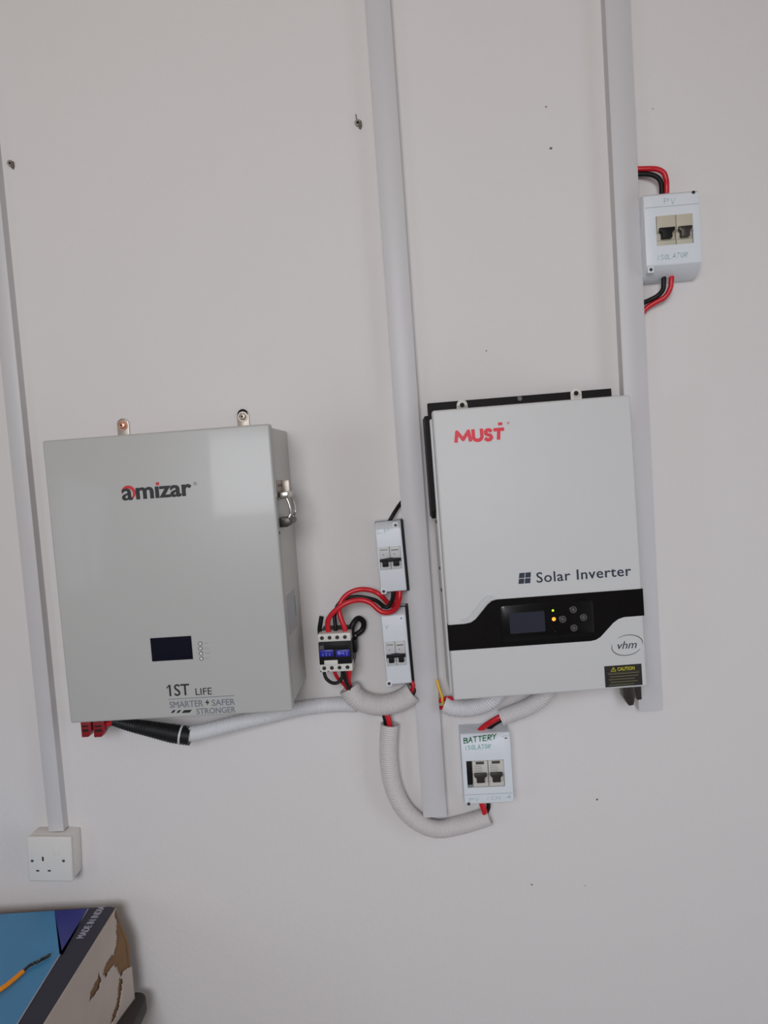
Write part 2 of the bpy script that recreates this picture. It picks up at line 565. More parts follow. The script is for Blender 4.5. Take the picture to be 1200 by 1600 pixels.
# ------------------------------------------------------------------ cable trunking
def trunking(edges, d, label, end_cap=True):
    """edges: (y, left, right) of the front face near the top and near the bottom"""
    (ya, la, ra), (yb, lb, rb) = edges
    A, B = (P(la, ya, d) + P(ra, ya, d)) / 2, (P(lb, yb, d) + P(rb, yb, d)) / 2
    w = ((P(la, ya, d) - P(ra, ya, d)).length + (P(lb, yb, d) - P(rb, yb, d)).length) / 2
    ax = Vector((A.x - B.x, 0, A.z - B.z))
    tilt = math.atan2(-ax.x, ax.z)
    F = frame(B.x, B.z, tilt)
    L = ax.length
    root = empty('cable_trunking', F, label, 'cable trunking', 'white cable trunking on the wall')
    t = 0.0022
    hw = w / 2
    b = MB()
    b.box(-hw, hw, 0, L, 0, t)
    b.box(-hw, -hw + t, 0, L, t, d - 0.006)
    b.box(hw - t, hw, 0, L, t, d - 0.006)
    b.build('base_channel', 'trunk', root)
    l = MB()
    prof = [(-hw - .0005, d - .0065), (-hw - .0005, d - .0008), (-hw + .0008, d), (hw - .0008, d), (hw + .0005, d - .0008), (hw + .0005, d - .0065), (hw - t, d - .0065), (hw - t, d - t), (-hw + t, d - t), (-hw + t, d - .0065)]
    n = len(prof)
    v = [(x, -q, 0) for x, q in prof] + [(x, -q, L) for x, q in prof]
    f = [(i, (i + 1) % n, n + (i + 1) % n, n + i) for i in range(n)] + [tuple(range(n)), tuple(range(2 * n - 1, n - 1, -1))]
    l.add(v, f)
    l.build('lid', 'trunk', root)
    return root


trunking(((-240, -82.7, -54.8), (1299, 77.5, 97.5)), 0.022, 'narrow white trunking running down into the wall socket')
trunking(((-200, 555, 596), (1277, 663, 697)), 0.026, 'long white trunking standing left of the solar inverter')
trunking(((-200, 935, 976), (1110, 1000, 1034)), 0.030, 'white trunking passing behind the right edge of the inverter')


# ------------------------------------------------------------------ battery cabinet
def battery_cabinet():
    D = 0.178
    F, w, h = fit((63, 688), (421, 663), (457, 1112), (112, 1130), D)
    R = empty('battery_cabinet', F, 'grey metal wall-mounted battery cabinet with small dark display', 'battery')
    hw, hh = w / 2, h / 2
    MB().box(-hw + .004, hw - .004, -hh + .004, hh - .004, 0.0, D - .022).build('body', 'cabside', R, bevel=.003)
    MB().box(-hw, hw, -hh, hh, D - .0215, D).build('door', 'cab', R, bevel=.0035, seg=3)
    L = lambda x, y, d=D: loc(F, x, y, d)
    # strip of clear protective film left on the door
    # display and indicator buttons
    c = [L(236, 998), L(298.5, 994), L(300.5, 1029.5), L(238, 1032.5)]
    cx, cz = sum(p[0] for p in c) / 4, sum(p[1] for p in c) / 4
    sw, sh = .0318, .0178
    sw = (c[1][0] - c[0][0] + c[2][0] - c[3][0]) / 4
    sh = (c[0][1] - c[3][1] + c[1][1] - c[2][1]) / 4
    dsp = MB().box(cx - sw - .0008, cx + sw + .0008, cz - sh - .0008, cz + sh + .0008, D - .002, D + .0006).build('display_frame', 'black', R)
    MB().box(cx - sw, cx + sw, cz - sh, cz + sh, D - .001, D + .0009).build('display', 'navy_lcd', R)
    for (x, y, s) in ((313, 1005.5, .007), (313.2, 1013, .0085), (314.2, 1021, .009), (314.8, 1029, .006)):
        a, b = L(x, y)
        bt = MB().ring(a, b, .0024, .0034, D, D + .0008, 14).build('indicator_bezel', 'screwm', R)
        MB().disc(a, b, .0024, D - .001, D + .0006, 14).build('indicator', 'term', bt)
        MB().box(a + .0065, a + .0065 + s, b - .0008, b + .0008, D, D + .0003).build('indicator_caption', 'paleink', R)
    # lettering
    x0, zb = L(192, 782.3)
    x1, zr = L(299.5, 774)
    _, zt = L(300, 757.5)
    zb = (zb + zr) / 2
    h1 = (L(199, 764)[1] - L(196, 782.3)[1])
    xa, xm = L(207.5, 781)[0], L(214, 780)[0]
    text('a', (x0, zb, xa, zb + h1), D + .0003, 'ink', R, heavy=.0009)
    text('m\u0131zar', (xm, zb, x1, zb + h1), D, 'ink', R, bold=.012, heavy=.0009)
    a, b = L(247, 765.5)
    MB().box(a - .0028, a + .0028, zb + h1 * 1.10, zb + h1 * 1.36, D, D + .0004).build('lettering', 'redlogo', R, smooth=False)
    ac = L(200, 771.5)
    MB().ring(ac[0], ac[1], .0086, .0140, D, D + .0003, 24, a0=math.radians(-66), a1=math.radians(176)).build('logo_crescent', 'redlogo', R, smooth=False)
    a, b = L(305, 755.5)
    text('\u00ae', (a - .003, b - .003, a + .003, b + .003), D, 'greyink', R)
    r1 = rect_px(F, 264.5, 1069, 296, 1087, D)
    text('1ST', r1, D, 'ink', R, heavy=.0002)
    MB().prism([(r1[0] + .0002, r1[3]), (r1[0] + .0008, r1[3] - .0022), (r1[0] - .0042, r1[3] - .0066), (r1[0] - .0044, r1[3] - .0046)], D, D + .0004).build('lettering', 'ink', R, smooth=False)
    text('LIFE', rect_px(F, 305.5, 1075, 331, 1085.5, D), D, 'ink', R)
    a, b = L(263, 1091.5), L(366, 1088)
    z = (a[1] + b[1]) / 2
    MB().box(a[0], b[0], z - .0005, z + .0005, D, D + .0003).build('printed_line', 'greyink', R, smooth=False)
    text('SMARTER', rect_px(F, 265, 1095, 317.5, 1105, D), D, 'greyink', R, heavy=.00015)
    text('SAFER', rect_px(F, 331, 1092.5, 367, 1102, D), D, 'greyink', R, heavy=.00015)
    text('STRONGER', rect_px(F, 307, 1105.5, 368, 1114.5, D), D, 'greyink', R, heavy=.00015)
    a, b = L(324, 1097.5)
    s = .0011
    MB().prism([(a + x * s, b + zz * s) for x, zz in ((1, 5), (-3.4, -.8), (-.2, -.8), (-1.2, -5), (3.4, .9), (.4, .9))], D, D + .0004).build('lightning_bolt', 'ink', R, smooth=False)
    for (p, q) in ((267, 273), (275.5, 281.5), (284, 298.5)):
        a, b = L(p, 1114), L(q - 2, 1114)
        hgt = .0046
        MB().prism([(a[0], a[1]), (b[0], a[1]), (b[0] + .0045, a[1] + hgt), (a[0] + .0045, a[1] + hgt)], D, D + .0003).build('slash_mark', 'ink', R, smooth=False)
    # wall brackets with bolts above the cabinet
    for (x, y, m) in ((191, 664, 'bolt'), (379, 650, 'bracket')):
        bx, bz = loc(F, x, y, .006)
        br = MB()
        pr = [(bx - .0115, bz - .055), (bx + .0115, bz - .055), (bx + .0115, bz + .002)]
        pr += [(bx + .0115 * math.cos(t), bz + .002 + .0105 * math.sin(t)) for t in [math.pi * k / 10 for k in range(1, 10)]] + [(bx - .0115, bz + .002)]
        br.prism(pr, 0.0, .003)
        bo = br.build('hanging_tab', 'bracket', R, bevel=.0006)
        if m == 'bracket':
            MB().disc(bx, bz + .0035, .0098, .003, .0038, 20).build('keyhole', 'hole', bo)
        MB().disc(bx, bz - .001, .0095, .0038, .0048, 20).build('washer', m, bo)
        MB().disc(bx, bz - .001, .0068, .0045, .011, 6).build('bolt_head', m, bo, bevel=.0008)
        MB().disc(bx, bz - .001, .002, .011, .0113, 10).build('bolt_hole', 'hole', bo)
    # toggle latch on the right side
    zc = loc(F, 452, 783, D - .05)[1]
    xs = hw - .004
    lat = MB()
    lat.box(xs, xs + .003, zc + .005, zc + .037, D - .074, D - .030)
    lat.box(xs, xs + .022, zc + .005, zc + .008, D - .074, D - .030)
    lat.box(xs, xs + .016, zc + .008, zc + .036, D - .0740, D - .0720)
    lt = lat.build('latch_plate', 'bracket', R, bevel=.0007)
    for q in (D - .064, D - .042):
        MB().add(*cyl_x(xs + .003, xs + .0042, q, zc + .028, .0026)).build('rivet', 'darksteel', lt)
    MB().box(xs + .006, xs + .021, zc + .006, zc + .017, D - .078, D - .026).build('latch_keeper', 'steel', lt, bevel=.0015)
    wire = [(xs + .016, -(D - .030), zc + .010), (xs + .021, -(D - .029), zc - .004), (xs + .022, -(D - .029), zc - .020), (xs + .016, -(D - .032), zc - .031),
            (xs + .016, -(D - .072), zc - .031), (xs + .022, -(D - .075), zc - .020), (xs + .021, -(D - .075), zc - .004), (xs + .016, -(D - .074), zc + .010)]
    MB().tube(spline(wire, .002), .0021, 10).build('latch_bail', 'steel', lt)
    hk = MB()
    hk.add(*cyl_x2((xs + .015, -(D - .022), zc - .034), (xs + .015, -(D - .082), zc - .034), .0075))
    hk.box(xs, xs + .014, zc - .043, zc - .027, D - .072, D - .034)
    hk.build('latch_hook', 'darksteel', R, bevel=.0006)
    for zz in (zc - .05,):
        MB().add(*cyl_x(hw - .001, hw + .001, D - .011, zz, .0025)).build('rivet', 'darksteel', R)
    # worn label on the side
    za, zb2 = loc(F, 470, 925, D - .08)[1], loc(F, 478, 985, D - .08)[1]
    lb = MB().add(*plate_x(xs, xs + .0004, D - .125, D - .045, zb2, za)).build('side_label', 'label', R, smooth=False)
    MB().add(*plate_x(xs + .0004, xs + .0006, D - .122, D - .116, zb2 + .02, za - .012)).build('label_stripe', 'labelgreen', lb, smooth=False)
    return F, w, h, D


def cyl_x(x0, x1, d, z, r, n=12):
    v = [(x, -d + r * math.cos(6.2832 * i / n), z + r * math.sin(6.2832 * i / n)) for x in (x0, x1) for i in range(n)]
    f = [tuple(range(n)), tuple(range(2 * n - 1, n - 1, -1))] + [(i, (i + 1) % n, n + (i + 1) % n, n + i) for i in range(n)]
    return v, f


def cyl_x2(a, b, r, n=14):
    m = MB().tube([a, b], r, n)
    return m.v, m.f


def plate_x(x0, x1, d0, d1, z0, z1):
    m = MB().box(x0, x1, z0, z1, d0, d1)
    return m.v, m.f


BF, BW, BH, BD = battery_cabinet()


# ------------------------------------------------------------------ solar inverter
def inverter():
    D, B = 0.150, 0.034
    yaw = 0.035
    F, w, h = fit((677, 645), (985, 613), (1012, 1075), (707, 1093), D, yaw)
    F = F
    R = empty('solar_inverter', F, 'white wall-mounted solar inverter with glossy black control band', 'inverter')
    hw, hh = w / 2, h / 2
    MB().box(-hw - .004, hw - .004, -hh + .004, hh - .012, B, D - .028).build('chassis', 'inv', R, bevel=.003)
    cover = MB().box(-hw, hw, -hh, hh, D - .0275, D).build('front_cover', 'inv', R, bevel=.004, seg=3)
    L = lambda x, y, d=D: loc(F, x, y, d)
    # black heat-sink strip along the left flank
    zt, zb = hh - .006, loc(F, 684, 795, D - .05)[1]
    MB().add(*[(lambda m: (m.v, m.f))(MB().side_prism([(B - .004, zt), (D - .030, zt), (D - .030, zb - .002), (D - .046, zb - .016), (B - .004, zb - .016)], -hw - .0115, -hw - .0042))][0]).build('side_heatsink', 'blackmetal', R, bevel=.001)
    for (x, y) in ((690, 888), (692.5, 922), (685, 815)):
        zz = loc(F, x, y, D - .03)[1]
        MB().add(*cyl_x(-hw - .006, -hw - .0041, D - .034, zz, .0026)).build('side_screw', 'darksteel', R)
    # mounting bracket behind the top edge and its screw tabs
    dbar = .034
    F0 = frame(F.translation.x, F.translation.z, 0, 0)
    a, b = loc(F, 668, 633, dbar), loc(F, 955, 604, dbar)
    MB().box(a[0], b[0], hh - .055, (a[1] + b[1]) / 2, .018, dbar).build('mounting_bar', 'blackmetal', R, bevel=.001)
    foot = MB()
    for fx in (-hw * .55, -hw * .1):
        foot.box(fx - .02, fx + .02, hh - .30, hh - .06, -.012, B)
    foot.build('wall_spacer', 'blackmetal', R)
    for (x, y) in ((722, 633), (900, 614.5)):
        q = loc(F, x, y, dbar + .003)
        t = MB().disc(q[0], q[1], .0098, dbar, dbar + .004, 20)
        t.box(q[0] - .0098, q[0] + .0098, q[1] - .03, q[1], dbar, dbar + .004)
        to = t.build('screw_tab', 'term', R, bevel=.0006)
        MB().disc(q[0], q[1], .0042, dbar + .0035, dbar + .0048, 16).build('screw_hole', 'hole', to)
    q = loc(F, 812, 623, dbar + .002)
    MB().disc(q[0], q[1], .0056, dbar, dbar + .004, 16, r1=.004).build('screw_head', 'screwm', R)
    # control band
    bpx = [(695.5, 977), (728, 974.5), (736, 972.5), (743, 967.5), (762, 944), (768, 939), (776, 936.5), (1011.5, 919), (1013.5, 961), (975, 964), (966, 967), (958, 973), (938, 995), (931, 999.5), (922, 1001.5), (700, 1017)]
    pts = [L(*p) for p in bpx]
    pts = [(max(-hw - .0012, min(hw + .0012, x)), z) for x, z in pts]
    for i in (0, 15):
        pts[i] = (-hw - .0012, pts[i][1])
    for i in (7, 8):
        pts[i] = (hw + .0012, pts[i][1])
    band = MB().prism(pts, D - .012, D + .0012)
    bo = band.build('control_band', 'gloss', R)
    # moulded white lip at the upper left of the band
    for off, rad in ((0.003, .0024), (0.0095, .0020)):
        lip = [L(*p) for p in bpx[1:7]]
        lip = [(x - off * .75, z + off * .7) for x, z in lip]
        MB().tube(spline([(x, -D, z) for x, z in lip], .002), rad, 8).build('moulded_lip', 'tape', cover)
    # panel frame, display, LEDs and buttons
    def rrect(c, r=.006, n=5):
        out = []
        for (x, z), (sx, sz) in zip(c, ((1, -1), (-1, -1), (-1, 1), (1, 1))):
            pass
        cx = sum(p[0] for p in c) / 4
        cz = sum(p[1] for p in c) / 4
        W = (c[1][0] - c[0][0] + c[2][0] - c[3][0]) / 4
        Hh = (c[0][1] - c[3][1] + c[1][1] - c[2][1]) / 4
        for sx, sz, a0 in ((1, 1, 0), (-1, 1, 90), (-1, -1, 180), (1, -1, 270)):
            for k in range(n + 1):
                t = math.radians(a0 + 90 * k / n)
                out.append((cx + sx * (W - r) + r * math.cos(t), cz + sz * (Hh - r) + r * math.sin(t)))
        return out
    MB().prism(rrect([L(781, 947), L(925, 936), L(928, 992), L(784, 1003)], .008), D + .001, D + .0020).build('panel_frame', 'gloss', bo, bevel=.0005)
    MB().prism(rrect([L(795, 958), L(850, 954), L(852, 986), L(797, 990)], .002), D + .0015, D + .0026).build('display', 'lcd', bo)
    for (x, y, m, r) in ((863.5, 953.5, 'ledg', .0022), (865, 967, 'ledo', .0038), (867, 986, 'ledoff', .0018)):
        a, b = L(x, y)
        MB().disc(a, b, r, D + .0015, D + .0030, 14, r1=r * .6).build('indicator_light', m, bo)
    for (x, y) in ((895, 952), (878.5, 967), (911, 964), (896, 980.5)):
        a, b = L(x, y)
        k = MB().ring(a, b, .0042, .0058, D + .0015, D + .0036, 18).build('button_ring', 'button', bo)
        MB().disc(a, b, .0040, D + .0015, D + .0040, 16, r1=.0028).build('button', 'button', k)
    # lettering
    r = rect_px(F, 710, 669.5, 790, 691.5, D)
    MUSTL = ([(.06, 0), (.16, 1), (.50, .25), (.84, 1), (.94, 0)],
             [(.12, 1.08), (.12, .42)] + [(.5 - .38 * math.cos(t), .40 - .34 * math.sin(t)) for t in [math.pi * k / 8 for k in range(9)]] + [(.88, 1.08)],
             [(.84, .84), (.66, .95), (.42, .97), (.2, .86), (.2, .64), (.46, .51), (.74, .42), (.84, .22), (.66, .05), (.38, .02), (.12, .15)],
             None)
    cells = (710, 736.5, 737.5, 755, 756.5, 770, 770, 790)
    for li, ch in enumerate(MUSTL):
        u0, u1 = (cells[2 * li] - 710) / 80, (cells[2 * li + 1] - 710) / 80
        bx0, bx1 = r[0] + (r[2] - r[0]) * u0, r[0] + (r[2] - r[0]) * u1
        bz, bh = r[1] + (.004 if False else 0), (r[3] - r[1])
        hw_ = .0029
        segs = [ch] if ch else [[(.08, .93), (.92, .93)], [(.5, .93), (.42, -.04)]]
        mbl = MB()
        kk = 0
        for sg in segs:
            q = [Vector((bx0 + x * (bx1 - bx0), bz + hw_ + z * (bh - 2 * hw_))) for x, z in sg]
            for p, w_ in zip(q, q[1:]):
                t = (w_ - p).normalized()
                n = Vector((-t.y, t.x)) * hw_
                e = t * (.0012 if ch is not None and len(ch) > 5 else .0)
                mbl.prism([tuple(p - e + n), tuple(w_ + e + n), tuple(w_ + e - n), tuple(p - e - n)], D, D + .0004 + kk * .00002)
                kk += 1
            for p in q[1:-1]:
                mbl.disc(p.x, p.y, hw_, D, D + .0004 + kk * .00002, 12)
                kk += 1
        mbl.build('lettering', 'redink', R, smooth=False)
    a, b = L(781.5, 662)
    MB().box(a - .0035, a + .0035, b - .0028, b + .0022, D, D + .0004).build('lettering', 'redink', R, smooth=False)
    a, b = L(794, 661)
    text('\u00ae', (a - .0022, b - .0022, a + .0022, b + .0022), D, 'redink', R)
    r = rect_px(F, 838, 889, 986, 905, D)
    text('Solar Inverter', r, D, 'darkink', R, heavy=.0003, spacing=1.08)
    qx = [L(811.5, 895.5), L(829.5, 894), L(828.5, 911), L(810, 912.5)]
    for i in (0, 1):
        for j in (0, 1):
            u0, u1 = i * .53, i * .53 + .47
            v0, v1 = j * .53, j * .53 + .47
            def bl(u, v):
                top = (qx[0][0] + (qx[1][0] - qx[0][0]) * u, qx[0][1] + (qx[1][1] - qx[0][1]) * u)
                bot = (qx[3][0] + (qx[2][0] - qx[3][0]) * u, qx[3][1] + (qx[2][1] - qx[3][1]) * u)
                return (top[0] + (bot[0] - top[0]) * v, top[1] + (bot[1] - top[1]) * v)
            MB().prism([bl(u0, v0), bl(u1, v0), bl(u1, v1), bl(u0, v1)], D, D + .0004).build('logo_square', 'darkink', R, smooth=False)
    text('vhm', rect_px(F, 965, 1001.5, 995, 1013.5, D), D, 'darkink', R, shear=.3)
    a, b = L(980, 1008)
    MB().ring(a, b, .0165, .0176, D, D + .0004, 28, sx=1.55, a0=math.radians(-10), a1=math.radians(120), rot=.12).build('oval_emblem', 'screwm', R, smooth=False)
    MB().ring(a, b, .0165, .0176, D, D + .0004, 28, sx=1.55, a0=math.radians(160), a1=math.radians(320), rot=.12).build('oval_emblem', 'screwm', R, smooth=False)
    a, b = L(712, 1053), L(903, 1038.5)
    MB().prism([(a[0], a[1]), (a[0], a[1] - .0008), (b[0], b[1] - .0016), (b[0], b[1])], D, D + .0003).build('moulded_groove', 'conduit', R, smooth=False)
    # caution sticker
    c = [L(944, 1041), L(1002, 1037), L(1004, 1070), L(946, 1074)]
    cx = sum(p[0] for p in c) / 4
    cz = sum(p[1] for p in c) / 4
    sw = (c[1][0] - c[0][0] + c[2][0] - c[3][0]) / 4
    sh = (c[0][1] - c[3][1] + c[1][1] - c[2][1]) / 4
    st = MB().box(cx - sw, cx + sw, cz - sh, cz + sh, D, D + .0004).build('caution_sticker', 'sticker', R, smooth=False)
    text('CAUTION', (cx - sw * .30, cz + sh * .48, cx + sw * .62, cz + sh * .82), D + .0004, 'yellowink', st, bold=.02, thick=.0003)
    tx, tz, ts = cx - sw * .52, cz + sh * .60, .0048
    for k in range(3):
        p, q = [(tx + ts * math.sin(2.0944 * j), tz + ts * math.cos(2.0944 * j)) for j in (k, k + 1)]
        n = Vector((-(q[1] - p[1]), q[0] - p[0])).normalized() * .0004
        MB().prism([(p[0] + n.x, p[1] + n.y), (q[0] + n.x, q[1] + n.y), (q[0] - n.x, q[1] - n.y), (p[0] - n.x, p[1] - n.y)], D + .0004, D + .0007).build('warning_triangle', 'yellowink', st, smooth=False)
    MB().box(tx - .0004, tx + .0004, tz - .001, tz + .0024, D + .0004, D + .0007).build('warning_triangle', 'yellowink', st, smooth=False)
    for k, (u, v) in enumerate(((-.80, .85), (-.72, .8), (-.80, .6), (-.72, .75), (-.80, .55))):
        z = cz + sh * (.22 - .26 * k)
        MB().box(cx + sw * u, cx + sw * v, z - .0007, z + .0007, D + .0004, D + .0006).build('printed_line', 'stickline', st, smooth=False)
    MB().box(cx - sw * .92, cx + sw * .92, cz + sh * .34, cz + sh * .36, D + .0004, D + .0006).build('printed_line', 'stickline', st, smooth=False)
    # cable clamp below the right end
    a, b = loc(F, 979, 1080, .09), loc(F, 995, 1080, .09)
    cl = MB()
    cl.prism([(a[0] - .010, -hh + .012), (a[0] + .014, -hh + .012), (a[0] + .010, a[1] - .008), (a[0] + .007, a[1] - .021), (a[0] - .001, a[1] - .022), (a[0] - .0095, a[1] - .006)], .082, .104)
    cl.prism([(a[0] + .013, -hh + .012), (b[0] + .006, -hh + .012), (b[0] + .005, b[1] - .012), (b[0] - .003, b[1] - .013), (b[0] - .004, b[1] - .002), (a[0] + .013, b[1] + .001)], .084, .100)
    cl.build('cable_clamp', 'darksteel', R, bevel=.001)
    return F, w, h, D


IF, IWD, IHT, ID = inverter()


# ------------------------------------------------------------------ breaker enclosures
def mcb(parent, x0, x1, z0, z1, d, body, poles=2, wide=True, print_=True, toggle='black', ganged=True):
    """miniature breaker face filling the window x0..x1, z0..z1, its nose at d"""
    hgt = z1 - z0
    w = x1 - x0
    mids = [x0 + w * (i + .5) / poles for i in range(poles)]
    pw = w / poles
    bodyp = []
    for i in range(poles):
        m = MB()
        a, b = x0 + pw * i + .0003, x0 + pw * (i + 1) - .0003
        m.side_prism([(d - .016, z0), (d - .004, z0), (d - .003, z0 + hgt * .16), (d - .006, z0 + hgt * .2), (d - .006, z0 + hgt * .42), (d, z0 + hgt * .5), (d, z1), (d - .016, z1)], a, b)
        bodyp.append(m.build('breaker_module', body, parent, bevel=.0005))
    for i in range(poles):
        mx = mids[i]
        t = MB()
        if ganged:
            t.prism([(mx - pw * .26, z0 + hgt * .16), (mx + pw * .26, z0 + hgt * .16), (mx + pw * .26, z0 + hgt * .42), (mx - pw * .26, z0 + hgt * .42)], d - .007, d + .005)
        else:
            t.prism([(mx - pw * .27, z0 + hgt * .22), (mx + pw * .24, z0 + hgt * .22), (mx + pw * .24, z0 + hgt * .40), (mx + pw * .38, z0 + hgt * .46), (mx + pw * .40, z0 + hgt * .57), (mx - pw * .42, z0 + hgt * .57), (mx - pw * .40, z0 + hgt * .46), (mx - pw * .27, z0 + hgt * .40)], d - .007, d + .006)
        t.build('toggle', toggle, bodyp[i], bevel=.0008)
        if print_:
            p = MB()
            p.box(mx - pw * .36, mx + pw * .30, z0 + hgt * (.87 if i == 0 else .83), z0 + hgt * (.90 if i == 0 else .87), d, d + .0003)
            p.disc(mx - pw * .1, z0 + hgt * .68, .0010, d, d + .0003, 8)
            p.build('breaker_print', 'screwm', bodyp[i], smooth=False)
    if ganged:
        MB().prism([(x0 + w * .02, z0 + hgt * .38), (x1 - w * .02, z0 + hgt * .38), (x1 - w * .01, z0 + hgt * .48), (x0 + w * .5, z0 + hgt * .535), (x0 + w * .01, z0 + hgt * .48)], d - .004, d + .0065).build('toggle_bar', toggle, parent, bevel=.0008)


def enclosure(corners, D, label, win, d_base=0.0, shoulder=(.016, .016), top_d=.62, bot_d=.62, right_shade_strip=0.0):
    """cover with a stepped profile and a window; win = photo box of the window (x0, y0, x1, y1)"""
    F, w, h = fit(*corners, D)
    R = empty('breaker_enclosure', F, label, 'breaker box', 'white breaker boxes on the wall')
    hw, hh = w / 2, h / 2
    wx0, wz0, wx1, wz1 = rect_px(F, *win, D)
    wx0, wx1 = max(wx0, -hw + .003), min(wx1, hw - .003)
    st, sb = shoulder
    prof = [(.004, hh + .0015), (D * top_d, hh), (D, hh - st), (D, wz1), (D, wz0), (D, -hh + sb), (D * bot_d, -hh), (.004, -hh - .0015)]
    xs = [-hw, wx0, wx1, hw]
    v = [(x, -d, z) for d, z in prof for x in xs]
    f = []
    n = 4
    for i in range(len(prof) - 1):
        for k in range(3):
            if i == 3 and k == 1:
                continue
            a = i * n + k
            f.append((a, a + 1, a + n + 1, a + n))
    f.append(tuple(i * n for i in range(len(prof))))
    f.append(tuple(i * n + 3 for i in range(len(prof))))
    f.append(((len(prof) - 1) * n, 0, 3, (len(prof) - 1) * n + 3))
    # window return
    c = len(v)
    dd = D - .014
    v += [(wx0, -dd, wz1), (wx1, -dd, wz1), (wx1, -dd, wz0), (wx0, -dd, wz0)]
    o = [3 * n + 1, 3 * n + 2, 4 * n + 2, 4 * n + 1]
    for k in range(4):
        f.append((o[k], o[(k + 1) % 4], c + (k + 1) % 4, c + k))
    f.append((c, c + 1, c + 2, c + 3))
    cov = MB().add(v, f).build('cover', 'encl', R)
    bm = bmesh.new()
    bm.from_mesh(cov.data)
    ed = [e for e in bm.edges if len(e.link_faces) == 2 and e.calc_face_angle(0) > 0.6 and all(abs(q.co.y) > .02 for q in e.verts) and not any(abs(abs(q.co.y) - dd) < 1e-5 for q in e.verts)
          and not all(wx0 - 1e-5 <= q.co.x <= wx1 + 1e-5 and wz0 - 1e-5 <= q.co.z <= wz1 + 1e-5 for q in e.verts)]
    bmesh.ops.bevel(bm, geom=ed, offset=.0018, segments=2, profile=.5, affect='EDGES', clamp_overlap=True)
    bm.to_mesh(cov.data)
    bm.free()
    cov.data.shade_smooth()
    cov.data.set_sharp_from_angle(angle=math.radians(38))
    MB().box(-hw - .0005, hw + .0005 + right_shade_strip, -hh - .0005, hh + .0005, 0.0, .0038 if not right_shade_strip else D * .6).build('back_box', 'encl' if not right_shade_strip else 'black', R)  # where widened, the black edge paints the shadow strip right of the cover
    return F, R, w, h, (wx0, wz0, wx1, wz1)


def screw(R, F, x, y, d, pad=True):
    a, b = loc(F, x, y, d)
    if pad:
        MB().box(a - .0052, a + .0052, b - .0052, b + .0052, d - .006, d + .0004).build('screw_pad', 'encl', R, bevel=.0006)
    s = MB().disc(a, b, .0030, d - .001, d + .0008, 12).build('cover_screw', 'screwm', R)
    MB().disc(a, b, .0013, d + .0008, d + .0010, 8).build('screw_slot', 'hole', s)


# upper one between contactor and trunking
D1 = .052
F, R, w, h, W4 = enclosure(((587, 818), (625.5, 813), (635.5, 925.5), (594, 929)), D1, 'upper narrow white breaker box against the long trunking', (591.5, 854, 627, 890), shoulder=(.012, .004), right_shade_strip=.004)
mcb(R, W4[0], W4[2], W4[1], W4[3], D1 + .003, 'mcbgrey')
screw(R, F, 618, 820.5, D1 - .001)
screw(R, F, 599.5, 924, D1)
handwriting('LP', loc(F, 590, 834, D1), loc(F, 612, 832.5, D1), .009, D1, 'faded', R, .0011)
F1, R1 = F, R
# lower one
F, R, w, h, W4 = enclosure(((597, 956), (634, 950), (642, 1070.5), (603, 1073)), D1, 'lower narrow white breaker box against the long trunking', (602, 1002, 634, 1040), shoulder=(.010, .004), right_shade_strip=.004)
mcb(R, W4[0], W4[2], W4[1], W4[3], D1 + .003, 'mcbgrey')
screw(R, F, 627, 966, D1 - .001)
screw(R, F, 608, 1068, D1)
handwriting('V', loc(F, 602, 982, D1), loc(F, 608, 982, D1), .006, D1, 'faded', R, .0012)
# PV breaker box at the upper right
D2 = .056
F, R, w, h, W4 = enclosure(((1007, 304), (1093, 295.5), (1097.5, 424), (1009, 434)), D2, 'white breaker box with beige breakers beside the upper right trunking', (1025.5, 336, 1083, 382), shoulder=(.004, .018), top_d=.9, bot_d=.45)
mid = W4[0] + (W4[2] - W4[0]) * .53
mcb(R, W4[0] + .0005, mid, W4[1], W4[3], D2 + .002, 'mcbtan', poles=1, ganged=False, print_=False)
mcb(R, mid + .0006, W4[2] - .0005, W4[1], W4[3], D2 + .002, 'mcbtan', poles=1, ganged=False, print_=False, toggle='darksteel')
screw(R, F, 1083.5, 300.5, D2, pad=False)
screw(R, F, 1017, 421.5, D2 - .001)
a, b = loc(F, 1010, 326, D2), loc(F, 1090, 318, D2)
MB().box(-w / 2 + .002, w / 2 - .002, (a[1] + b[1]) / 2, (a[1] + b[1]) / 2 + .0008, D2 - .0002, D2 + .0003).build('cover_crease', 'paleink', R, smooth=False)
handwriting('PV', loc(F, 1038, 319, D2), loc(F, 1057, 317, D2), .009, D2, 'faded', R, .0013)
handwriting('ISOLATOR', loc(F, 1026, 407, D2), loc(F, 1076, 401, D2), .008, D2, 'faded', R, .0012)
